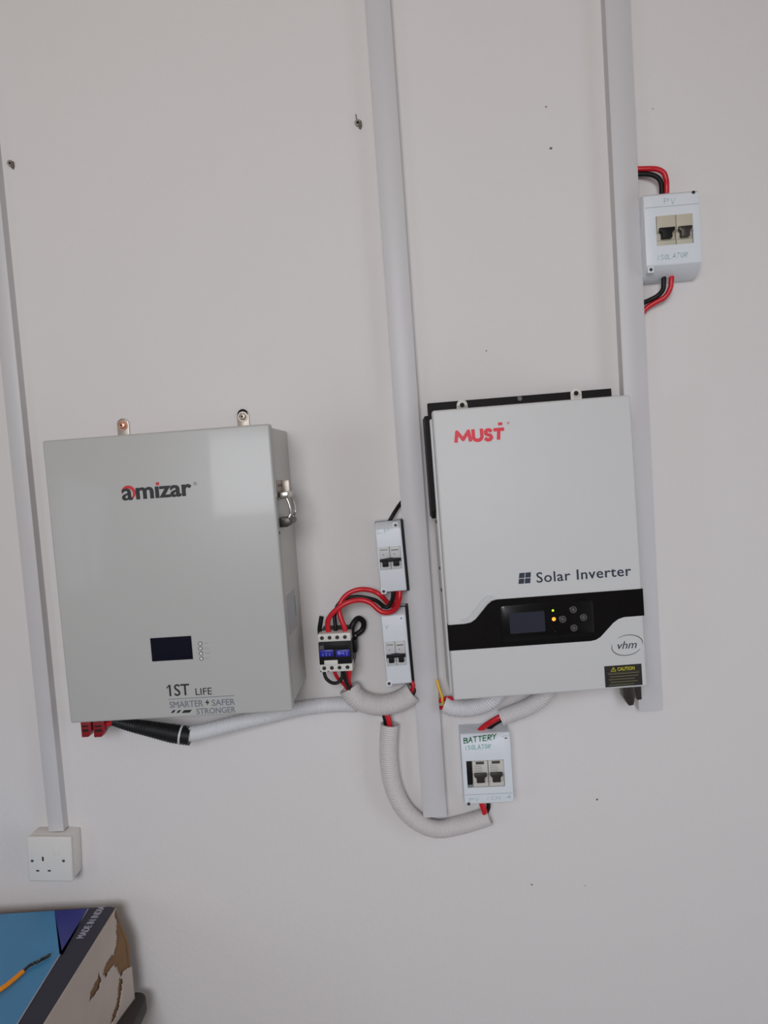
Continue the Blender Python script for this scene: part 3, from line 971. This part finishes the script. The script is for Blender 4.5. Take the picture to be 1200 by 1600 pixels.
# battery breaker box below the inverter
D3 = .056
F, R, w, h, W4 = enclosure(((719, 1149), (796, 1146), (804, 1256.5), (726, 1260)), D3, 'white breaker box with green handwriting below the inverter', (729.5, 1188, 788, 1230), shoulder=(.012, .004), top_d=.86, bot_d=.8)
bx0 = W4[0] + (W4[2] - W4[0]) * .15
MB().box(W4[0] + .0003, bx0 - .0003, W4[1] + .004, W4[3] - .0003, D3 - .013, D3 - .004).build('blank_filler', 'black', R, bevel=.0006)
mid = (bx0 + W4[2]) / 2
for (a, b) in ((bx0, mid), (mid, W4[2])):
    mcb(R, a + .0003, b - .0003, W4[1] + .0005, W4[3] - .0005, D3 + .002, 'mcb', poles=1, ganged=False, print_=False, toggle='darksteel')
    mm = (a + b) / 2
    MB().box(mm - .0075, mm + .0075, W4[3] - .006, W4[3] - .001, D3 + .001, D3 + .0028).build('terminal_cap', 'screwm', R)
    pr = MB()
    for k in range(4):
        z = W4[3] - .010 - k * .0034
        pr.box(a + .004, mm + (.004 if k else .002), z, z + .0007, D3 + .002, D3 + .0023)
    pr.build('breaker_print', 'greyink', R, smooth=False)
screw(R, F, 790.5, 1154.5, D3 - .002)
screw(R, F, 732.5, 1256, D3, pad=False)
handwriting('BATTERY', loc(F, 725, 1161, D3), loc(F, 777, 1154, D3), .0095, D3, 'green', R, .0016)
handwriting('ISOLATOR', loc(F, 726, 1172, D3), loc(F, 768, 1169, D3), .008, D3, 'palegreen', R, .0012)
handwriting('PV ICH 4', loc(F, 734, 1252, D3), loc(F, 800, 1247, D3), .006, D3, 'faded', R, .0011)
a = loc(F, 760, 1241, D3)
MB().box(-w / 2 + .002, w / 2 - .002, a[1], a[1] + .0007, D3 - .0002, D3 + .0003).build('cover_crease', 'paleink', R, smooth=False)


# ------------------------------------------------------------------ contactor
def contactor():
    D = .080
    F, w, h = fit((496.5, 991), (547, 989), (551, 1048), (500.5, 1050.5), D)
    R = empty('contactor', F, 'small black and white contactor with blue plates and red wires', 'contactor')
    hw, hh = w / 2, h / 2
    L = lambda x, y, d=D: loc(F, x, y, d)
    zt = L(522, 1002.5)[1]
    zb = L(525, 1037)[1]
    MB().box(-hw, hw, -hh + .004, hh - .002, 0, D - .030).build('rear_body', 'black', R, bevel=.001)
    MB().box(-hw + .0003, hw - .0003, zb, zt, D - .0295, D + .004).build('front_body', 'black', R, bevel=.001)
    for (z0, z1, nm) in ((zt + .0003, hh, 't'), (-hh, zb - .0003, 'b')):
        blk = MB()
        blk.box(-hw, hw, z0, z1, D - .0295, D)
        if nm == 'b':
            a, b = L(507, 1031), L(528, 1031)
            blk.box(a[0], b[0], z1 - .0005, a[1], D - .004, D + .0055)
        bo = blk.build('terminal_block', 'term', R, bevel=.0007)
        if nm == 't':
            xs = [L(x, 997)[0] for x in (503, 515, 527, 539)]
        else:
            xs = [L(x, 1042)[0] for x in (506.5, 518.5, 530.5, 543)]
        zc = (z0 + z1) / 2
        for x in xs:
            s = MB().disc(x, zc, .0036, D - .001, D + .0006, 14).build('terminal_screw', 'darksteel', bo)
            MB().box(x - .0028, x + .0028, zc - .0006, zc + .0006, D + .0006, D + .0008).build('screw_slot', 'hole', s)
        if nm == 'b':
            for x in (501.5, 513):
                q = L(x, 1050.5)
                MB().disc(q[0], q[1] + .0015, .0012, D, D + .0006, 8).build('moulded_dot', 'hole', bo)
    for (x0, x1) in ((499.5, 521.5), (525, 546.5)):
        r = rect_px(F, x0, 1015, x1, 1025.5, D + .004)
        p = MB().box(r[0], r[2], r[1], r[3], D + .003, D + .0062).build('blue_plate', 'blue', R, bevel=.0006)
        m = MB()
        zc = (r[1] + r[3]) / 2
        if x0 > 510:
            m.disc(r[0] + .006, zc + .001, .0036, D + .0062, D + .0066, 12)
            m.prism([(r[0] + .009, zc), (r[0] + .014, zc + .003), (r[0] + .0155, zc - .0035), (r[0] + .012, zc - .001)], D + .0062, D + .0066)
            m.box(r[2] - .006, r[2] - .0045, zc - .004, zc + .003, D + .0062, D + .0066)
        else:
            for k in range(3):
                m.box(r[0] + .005 + k * .006, r[0] + .0068 + k * .006, zc - .0048, zc - .0005 + .0012 * (k % 2), D + .0062, D + .0066)
        m.build('plate_marks', 'bluelight', p, smooth=False)
    r = rect_px(F, 499, 1008.5, 506, 1015, D + .004)
    MB().box(r[0], r[2], r[1], r[3], D + .003, D + .0050).build('switch_window', 'screwm', R)
    MB().box(-hw + .012, hw - .004, zt - .013, zt - .002, D + .003, D + .0055).build('front_rib', 'black', R, bevel=.0006)
    # side lug
    MB().box(hw, hw + .006, -.012, .012, .012, .040).build('side_lug', 'black', R, bevel=.001)
    return F


CF = contactor()

# ------------------------------------------------------------------ cables
g = 'red and black wires'
cable('red_cable', [(983, 263, .012), (995, 264, .013), (1015, 263.6, .02), (1027, 264.5, .025), (1037, 270, .028), (1041, 281, .028), (1041.5, 292, .028), (1041.5, 302, .026)], .0046, 'red', 'red wire entering the top of the upper right breaker box', group=g)
cable('black_cable', [(983, 272, .012), (996, 272, .013), (1010, 272, .018), (1021, 274, .022), (1030, 280, .025), (1033.5, 289, .026), (1034, 302, .026)], .0043, 'wire', 'black wire entering the top of the upper right breaker box', group=g)
cable('black_cable', [(1037, 425, .026), (1037, 440, .028), (1036, 452, .026), (1029, 461, .022), (1017, 468, .018), (1005, 473, .013), (992, 478, .012)], .0043, 'wire', 'black wire leaving the bottom of the upper right breaker box', group=g)
cable('red_cable', [(1049, 424, .026), (1049, 438, .028), (1047, 451, .026), (1039, 464, .022), (1025, 472, .018), (1012, 480, .014), (1003, 490, .012), (994, 503, .012)], .0046, 'red', 'red wire leaving the bottom of the upper right breaker box', group=g)
cable('black_cable', [(607, 817, .026), (612, 808, .026), (618, 798, .022), (624, 789, .016), (632, 779, .012)], .0036, 'wire', 'short black wire between upper narrow breaker box and trunking', group=g)
cable('red_cable', [(540, 992, .062), (538, 980, .064), (532, 964, .062), (530, 951, .058), (534, 938, .054), (545, 927, .05), (562, 921, .048), (580, 922.5, .046), (594, 929.5, .05), (604, 940, .040), (611, 946, .030), (617, 940, .024), (619, 930, .024), (619, 920, .026)], .0046, 'red', 'red wire arching highest from contactor to upper breaker box', group=g)
cable('black_cable', [(526, 992, .056), (524, 978, .056), (523, 962, .052), (527, 947, .048), (538, 936, .044), (555, 932.5, .042), (573, 934, .042), (588, 938.5, .046), (599, 947, .054), (606, 948.5, .056), (612, 939, .05), (614, 930, .044), (614, 920, .040)], .0036, 'wire', 'black wire arching from contactor to upper breaker box', group=g)
cable('red_cable', [(514, 992, .062), (512, 978, .064), (514, 966, .066), (525, 953, .067), (543, 941.5, .066), (563, 937.5, .062), (579, 942, .062), (591, 952.5, .065), (600, 957, .066), (612, 955.5, .062), (620, 948, .052), (624, 936, .042), (625, 922, .038)], .0047, 'red', 'red wire in front of the others from contactor to breaker box', group=g)
cable('black_cable', [(500, 992, .052), (499.5, 982, .056), (501, 972, .058), (502.5, 963, .058)], .0042, 'wire', 'short black wire stub at the contactor left terminal', group=g)
cable('black_cable', [(546, 990, .036), (552, 974, .034), (560, 966, .026), (568, 972, .018), (566, 984, .016), (556, 992, .02)], .0052, 'wire', 'black wire and shadow curl behind the right of the contactor', group=g)  # one black curl stands for a wire and the shadow around it
cable('black_cable', [(506.5, 1046, .058), (507, 1053, .064), (510.5, 1061, .066), (519, 1067, .066), (528, 1066.5, .064), (534, 1059, .062), (535, 1050, .058), (534, 1044, .054)], .0032, 'wire', 'thin black wire loop hanging under the contactor', group=g)
cable('red_cable', [(522, 1046, .056), (524, 1053, .056), (528, 1060, .054), (533, 1065, .05), (539, 1071, .044), (546, 1081, .035)], .0034, 'red', 'thin red wire under the contactor beside black loop', group=g)
cable('red_cable', [(545, 1044, .060), (545, 1053, .058), (544, 1062, .052), (545, 1070, .044), (549, 1081, .035), (556, 1091, .030)], .0052, 'red', 'thick red wire from contactor into the short conduit', group=g)
cable('black_cable', [(537, 1046, .074), (538, 1056, .072), (541, 1066, .064), (546, 1076, .052), (551, 1086, .036)], .0036, 'wire', 'black wire from contactor into the short conduit', group=g)
cable('red_cable', [(643, 1064, .030), (645.5, 1070, .032), (644, 1078, .032), (638, 1086, .031)], .0036, 'red', 'red wire from lower breaker box into short conduit', group=g)
cable('black_cable', [(641, 1066, .022), (646, 1074, .025), (647.5, 1081, .027), (640, 1090, .029)], .0030, 'wire', 'black wire from lower breaker box into short conduit', group=g)
cable('red_cable', [(603, 1108, .022), (605, 1117, .028), (608, 1127, .027), (609, 1142, .022)], .0052, 'red', 'red wire end between short conduit and looped conduit', group=g)
cable('black_cable', [(598, 1108, .018), (600, 1118, .020), (602.5, 1127, .020), (604, 1142, .018)], .0042, 'wire', 'black wire end between short conduit and looped conduit', group=g)
cable('red_cable', [(747, 1145, .030), (754, 1137, .034), (764, 1130, .044), (775, 1123.5, .050), (788, 1117, .050)], .0052, 'red', 'red wire entering the top of the breaker box below inverter', group=g)
cable('black_cable', [(760, 1142, .024), (768, 1134, .030), (778, 1127, .040), (790, 1120, .044)], .0048, 'wire', 'black wire entering the top of the breaker box below inverter', group=g)
cable('red_cable', [(752, 1252, .034), (755, 1262, .034), (757, 1268, .032), (757, 1278, .026)], .0056, 'red', 'red wire leaving the bottom of the breaker box below inverter', group=g)
cable('black_cable', [(763, 1252, .028), (763, 1262, .028), (760, 1270, .026), (757, 1280, .020)], .0040, 'wire', 'black wire leaving the bottom of the breaker box below inverter', group=g)
cable('yellow_cable', [(683, 1062, .028), (686, 1075, .032), (690.5, 1088, .036), (692, 1098, .034), (696, 1106, .030)], .0027, 'yellow', 'thin yellow wire between trunking and conduit under inverter', group=g)
cable('red_cable', [(680, 1097, .018), (690, 1094, .024), (698, 1091, .030), (708, 1092, .036)], .0042, 'red', 'red wire under the lower left corner of the inverter', group=g)
cable('red_cable', [(680, 1104, .014), (688, 1106, .018), (694, 1105, .022), (704, 1104, .024)], .0034, 'red', 'short red wire end beside trunking, lower of two', group=g)

# ------------------------------------------------------------------ corrugated conduits
corrugated('flexible_conduit', [(545, 1074, .036), (553, 1087, .036), (567, 1096.5, .034), (590, 1101.5, .032), (614, 1098.5, .032), (633, 1090, .032), (645, 1081, .032)], .0200, 'conduit', 'short thick corrugated conduit curving below the narrow breaker boxes')
corrugated('flexible_conduit', [(609, 1131, .020), (607, 1160, .020), (607.5, 1190, .020), (614, 1228, .020), (630, 1262, .020), (655, 1285, .020), (684, 1295, .020), (718, 1289.5, .020), (746, 1281.5, .022), (765, 1275, .024)], .0174, 'conduit', 'long looped corrugated conduit hanging below the trunking end')
corrugated('flexible_conduit', [(694, 1100, .030), (709, 1105.5, .032), (730, 1106, .036), (752, 1101, .044), (768, 1092, .052), (780, 1078, .056)], .0165, 'conduit2', 'pale corrugated conduit bulging under the inverter lower left corner')
corrugated('flexible_conduit', [(783, 1121, .050), (803, 1113.5, .052), (826, 1104, .056), (846, 1090, .060), (860, 1072, .062)], .0158, 'conduit', 'corrugated conduit rising to inverter from the handwritten breaker box')
corrugated('flexible_conduit', [(289, 1148, .0715), (320, 1142, .066), (372, 1129, .050), (420, 1118, .036), (470, 1107, .022), (520, 1101, .017), (556, 1101, .0165)], .0145, 'conduit2', 'long grey corrugated conduit running under the battery cabinet')

# black split sleeve under the battery cabinet
w = [P(*p) for p in [(178, 1126, .075), (205, 1133, .074), (235, 1139, .073), (270, 1146, .072), (298, 1150, .071)]]
s = spline(w, .0012)
Rs = empty('split_sleeve', Matrix.Translation(w[0]), 'black corrugated sleeve with pale tie under the battery cabinet', 'cable sleeve')
s = [p - w[0] for p in s]
rr = [(.010 + .0075 * min(1, i / (len(s) * .75))) * (1 - .07 * (i % 4 in (2, 3))) for i in range(len(s))]
MB().tube(s, rr, 18).build('sleeve_tube', 'sleeve', Rs)
k = int(len(s) * .87)
MB().tube([s[k - 1], s[k], s[k + 1], s[k + 2]], .0180, 18, cap=True).build('tie_band', 'tie', Rs)
# red plugs
for (x0, x1, lab) in ((129, 145, 'red plug at the far left under the battery cabinet'), (148, 166, 'red plug beside the black sleeve under the battery cabinet')):
    a, b = P(x0, 1131, .078), P(x1, 1131, .078)
    zt = (BF @ Vector((0, 0, -BH / 2))).z
    top = P((x0 + x1) / 2, 1125, .078).z + .006
    bot = P(x0, 1150, .078).z
    c = (a + b) / 2
    Rp = empty('power_plug', Matrix.Translation((c.x, 0, bot)), lab, 'plug', 'red plugs under the battery cabinet')
    hw_ = (b.x - a.x) / 2
    hh_ = top - bot
    sg = 1 if x0 > 140 else -1
    MB().prism([(-hw_, 0.0), (hw_ * .3, 0.0), (hw_ * .75, hh_ * .22), (hw_, hh_ * .3), (hw_, hh_), (-hw_, hh_)], .066, .086).build('housing', 'redplug', Rp, bevel=.0012)
    MB().box(-hw_ * .7, hw_ * .45, hh_ * .30, hh_ * .42, .086, .0868).build('groove', 'hole', Rp)
    MB().box(-hw_ * .7, hw_ * .45, hh_ * .55, hh_ * .62, .086, .0868).build('groove', 'hole', Rp)
cable('red_cable', [(158, 1133, .076), (168, 1131, .076), (178, 1129, .076), (190, 1130, .075)], .0046, 'red', 'short red wire from red plug into the black sleeve', group=g)
cable('grey_cable', [(160, 1139, .070), (168, 1136, .072), (176, 1131, .074), (186, 1129, .075)], .0034, 'bracket', 'short grey wire between red plug and black sleeve', group=g)


# ------------------------------------------------------------------ wall socket
def socket():
    D = .045
    F, w, h = fit((41, 1308), (110, 1308.5), (113.5, 1378), (43.5, 1378), D)
    R = empty('wall_socket', F, 'white switched three-pin wall socket above the blue carton', 'socket')
    hw, hh = w / 2, h / 2
    MB().box(-hw + .0015, hw - .0015, -hh + .0015, hh - .0015, 0, D - .0095).build('back_box', 'socket', R, bevel=.0025, seg=2)
    MB().box(-hw, hw, -hh, hh, D - .009, D).build('face_plate', 'socket', R, bevel=.0035, seg=3)
    L = lambda x, y: loc(F, x, y, D)
    a, b = L(67, 1342)
    MB().box(a - .0016, a + .0016, b - .0042, b + .0042, D - .001, D + .0003).build('pin_hole', 'hole', R)
    for x in (59, 77):
        a, b = L(x, 1360.5)
        MB().box(a - .0030, a + .0030, b - .0014, b + .0014, D - .001, D + .0003).build('pin_hole', 'hole', R)
    for x in (50.5, 99.5):
        a, b = L(x, 1345)
        s = MB().disc(a, b, .0036, D - .001, D + .0009, 14, r1=.0028).build('plate_screw', 'steel', R)
        MB().box(a - .0026, a + .0026, b - .0005, b + .0005, D + .0009, D + .0011).build('screw_slot', 'hole', s)
    a, b = L(88, 1330)
    MB().side_prism([(D - .001, b - .008), (D + .0014, b - .008), (D + .0004, b + .008), (D - .001, b + .008)], a - .0055, a + .0055).build('rocker_switch', 'socket', R, bevel=.0006)


socket()

# ------------------------------------------------------------------ wall anchors
for (px, py, s, lab) in ((559.5, 193, 1.0, 'empty brown wall plug left of the long trunking top'), (17.5, 256, .95, 'grey wall plug by the narrow trunking at far left')):
    c = P(px, py)
    R = empty('wall_plug', Matrix.Translation((c.x, 0, c.z)), lab, 'wall plug')
    m = MB().ring(0, 0, .0030 * s, .0062 * s, 0, .0045, 10)
    m.build('plug_collar', 'plug', R)
    MB().prism([(.001, .001), (.0065 * s, .003), (.0068 * s, -.006), (.004 * s, -.0115 * s), (.0005, -.009 * s)], 0, .005).build('torn_lip', 'dirt', R, bevel=.0006)
    MB().disc(.0006, -.0004, .0031 * s, 0, .0016, 10).build('plug_hole', 'hole', R)
    if px > 100:
        MB().prism([(-.003, .006), (-.001, .006), (-.002, .0165), (-.004, .0160)], 0, .0012).build('plaster_crack', 'dirt', R, smooth=False)


# ------------------------------------------------------------------ carton on a table, bottom left
ZT = P(181, 1416, .055).z
CR = H(181, 1416, ZT)                                   # back right corner of the top
CFR = H(66, 1600, ZT)
CBL = H(0, 1421, ZT)
ey = (CFR - CR).normalized()                            # towards the room
ex = Vector((-ey.y, ey.x, 0))                           # square to it
if ex.x < 0:
    ex = -ex
bx = ex
CW, CL, CHT = .52, .46, .186
yawc = math.atan2(ex.y, ex.x)
FC = Matrix.Translation((CR.x, CR.y, ZT - CHT)) @ Matrix.Rotation(yawc, 4, 'Z')
# local: x right (box spans -CW..0), y away from the wall is negative, z up
RC = empty('carton', FC, 'torn blue and navy cardboard carton standing below the wall socket', 'carton')
Fi = FC.inverted()


def topl(px, py):
    q = Fi @ H(px, py, ZT)
    return q.x, -q.y


def hprism(poly, z0, z1):
    n = len(poly)
    v = [(x, -d, z0) for x, d in poly] + [(x, -d, z1) for x, d in poly]
    f = [tuple(range(n)), tuple(range(2 * n - 1, n - 1, -1))] + [(i, (i + 1) % n, n + (i + 1) % n, n + i) for i in range(n)]
    return MB().add(v, f)


MB().box(-CW, -.0055, 0, CHT - .0015, .0035, CL).build('board_core', 'boxbrown', RC, bevel=.002)
hprism([(-CW, 0.0), (-.009, 0.0), (-.001, .006), (-.0005, .012), (-.0005, CL), (-CW, CL)], CHT - .0015, CHT).build('navy_top', 'boxnavy', RC)
# printed flap lying on the top, its cut edge pale
e0, e1 = topl(146, 1408), topl(28, 1600)
sl = (e1[0] - e0[0]) / (e1[1] - e0[1])
fx = lambda d: e0[0] + sl * (d - e0[1])
flap = [(-CW + .002, .004), (fx(.004), .004), (fx(CL), CL), (-CW + .002, CL)]
hprism(flap, CHT, CHT + .0012).build('top_flap', 'boxedge', RC)
p0, p1 = topl(92, 1415), topl(97.5, 1492)
ins = .0012
hprism([(-CW + .002, .004), (p0[0], .004), (p1[0], p1[1]), (fx(p1[1]) - ins, p1[1]), (fx(CL) - ins, CL), (-CW + .002, CL)], CHT + .0012, CHT + .0015).build('blue_print', 'boxblue', RC, smooth=False)
hprism([(p0[0], .004), (fx(.004) - ins, .004), (fx(p1[1]) - ins, p1[1]), (p1[0], p1[1])], CHT + .0012, CHT + .0015).build('indigo_print', 'boxindigo', RC, smooth=False)
# MADE IN INDIA along the navy strip
t0, t1 = topl(127, 1466), topl(162, 1416)
me_ang = math.atan2(-(t1[1] - t0[1]), t1[0] - t0[0])
ln = math.hypot(t1[0] - t0[0], t1[1] - t0[1])
to = text('MADE IN INDIA', (0, 0, ln, .0135), 0, 'boxprint', RC, heavy=.0004)
for v in to.data.vertices:
    x, z, th = v.co.x, v.co.z, -v.co.y
    z -= .004
    ux, ud = (t1[0] - t0[0]) / ln, (t1[1] - t0[1]) / ln
    # across direction: to the left of the writing direction
    v.co = (t0[0] + ux * x + (ud) * z, -(t0[1] + ud * x - ux * z), CHT + .0002 + th * .5)
# right flank: crushed near the back corner, white liner torn open over brown board


def bulge(d, z):
    t = CHT - z
    k = min(1, max(0, (t - .004) / .075))
    return .019 * k * k * (3 - 2 * k) * max(0, 1 - d / .13) ** 1.5


def sidel(px, py):
    r = Fi.to_3x3() @ ray(px, py)
    o = Fi @ CAM
    x = .0
    for _ in range(4):
        q = o + r * ((x - o.x) / r.x)
        x = bulge(max(0, -q.y), q.z)
    return -q.y, q.z


def inside(p, poly):
    c = False
    j = len(poly) - 1
    for i in range(len(poly)):
        (xi, yi), (xj, yj) = poly[i], poly[j]
        if (yi > p[1]) != (yj > p[1]) and p[0] < (xj - xi) * (p[1] - yi) / (yj - yi) + xi:
            c = not c
        j = i
    return c


TEARS = [[sidel(*p) for p in q] for q in (
    [(186, 1408), (180, 1420), (178.5, 1430), (182, 1440), (183, 1454), (187, 1463), (184.5, 1476), (179, 1491), (171, 1497), (163, 1511), (160, 1523), (166, 1526), (172, 1514), (178, 1507), (183, 1512), (189, 1527), (195, 1516), (201, 1512), (209, 1508), (225, 1490), (222, 1450), (205, 1420)],
    [(154, 1519), (152, 1529), (146, 1540), (141, 1549), (139, 1566), (148, 1555), (154, 1547), (158, 1530)],
    [(187, 1528), (185, 1550), (182, 1570), (176, 1585), (173, 1600), (180, 1592), (187, 1572), (190, 1555), (193, 1530)])]


def flank(cell, off, jit, keep):
    nd, nz = int(CL / cell), int((CHT - .003) / cell)
    vs = {}
    v, f = [], []
    rnd = random.Random(3)
    for i in range(nd + 1):
        for j in range(nz + 1):
            d, z = CL * i / nd, (CHT - .002) * j / nz
            if 0 < i < nd and 0 < j < nz:
                d += rnd.uniform(-jit, jit)
                z += rnd.uniform(-jit, jit)
            vs[i, j] = (d, z)
            v.append((bulge(d, z) + off + (rnd.uniform(-.0004, .0004) if d < .12 else 0), -d, z))
    for i in range(nd):
        for j in range(nz):
            c = [vs[i, j], vs[i + 1, j], vs[i + 1, j + 1], vs[i, j + 1]]
            m = (sum(p[0] for p in c) / 4, sum(p[1] for p in c) / 4)
            if keep(m):
                k = nz + 1
                f.append((i * k + j, (i + 1) * k + j, (i + 1) * k + j + 1, i * k + j + 1))
    return MB().add(v, f)


ln_o = flank(.0032, .0, .001, lambda m: not any(inside(m, t) for t in TEARS)).build('torn_side_liner', 'boxwhite', RC)
md = ln_o.modifiers.new('thickness', 'SOLIDIFY')
md.thickness = .0016
md.offset = 0
br_o = flank(.008, -.0035, .002, lambda m: m[0] < .3).build('torn_brown_layer', 'boxbrown', RC)
md = br_o.modifiers.new('thickness', 'SOLIDIFY')
md.thickness = .002
md.offset = 0
# back end of the crushed corner
cz = [(CHT - .002) * j / 10 for j in range(11)]
v = [(bulge(0, z) - .001, -.0005, z) for z in cz] + [(-.03, -.0025, z) for z in cz] + [(bulge(0, z) - .003, -.004, z) for z in cz]
f = [(j, j + 1, 12 + j, 11 + j) for j in range(10)] + [(j, j + 1, 23 + j, 22 + j) for j in range(10)] + [(11 + j, 12 + j, 23 + j, 22 + j) for j in range(10)]
MB().add(v, f).build('crushed_corner', 'boxbrown', RC)
# table
ZB = ZT - CHT
TX1 = .040
RTb = empty('side_table', Matrix.Translation((CR.x, CR.y, 0)) @ Matrix.Rotation(yawc, 4, 'Z'), 'dark wooden table holding the torn carton', 'table')
poly = []
for sx, sd, a0 in ((1, 0, 0), (0, 0, 90), (0, 1, 180), (1, 1, 270)):
    for k in range(6):
        t = math.radians(a0 + 90 * k / 5)
        r = .022
        cx = TX1 - r if sx else -CW - .03 + r
        cdd = -.02 + r if not sd else CL + .04 - r
        poly.append((cx + r * math.cos(t), cdd - r * math.sin(t)))
hprism(poly, ZB - .030, ZB).build('table_top', 'table', RTb, bevel=.004)
for x in (TX1 - .07, -CW + .02):
    for d in (.03, CL - .03):
        hprism([(x, d), (x + .04, d), (x + .04, d + .04), (x, d + .04)], 0, ZB - .030).build('leg', 'table', RTb, bevel=.003)
# orange wire with bare twisted end lying on the flap
zt = ZT + .0015
A = [H(px, py, zt + .004) for px, py in ((-60, 1572), (-20, 1557), (8, 1541), (36, 1518))]
Rw = empty('stripped_cable', Matrix.Translation(A[1]), 'orange wire with a bare twisted end on the blue carton', 'cable')
MB().tube([p - A[1] for p in spline(A, .003)], .0040, 12).build('insulation', 'orange', Rw)
Bq = [H(px, py, zt + .0045) for px, py in ((34, 1519.5), (46, 1508.5), (58, 1503), (68, 1497.5), (78, 1492))]
cs = spline(Bq, .0015)
for k in range(3):
    st = []
    for i, p in enumerate(cs):
        t = i * .55 + k * 2.094
        rad = .0016 * (1 + .5 * i / len(cs))
        st.append(p - A[1] + Vector((0, math.cos(t), math.sin(t))) * rad)
    MB().tube(st, .0011, 6).build('bare_strand', 'darksteel', Rw)
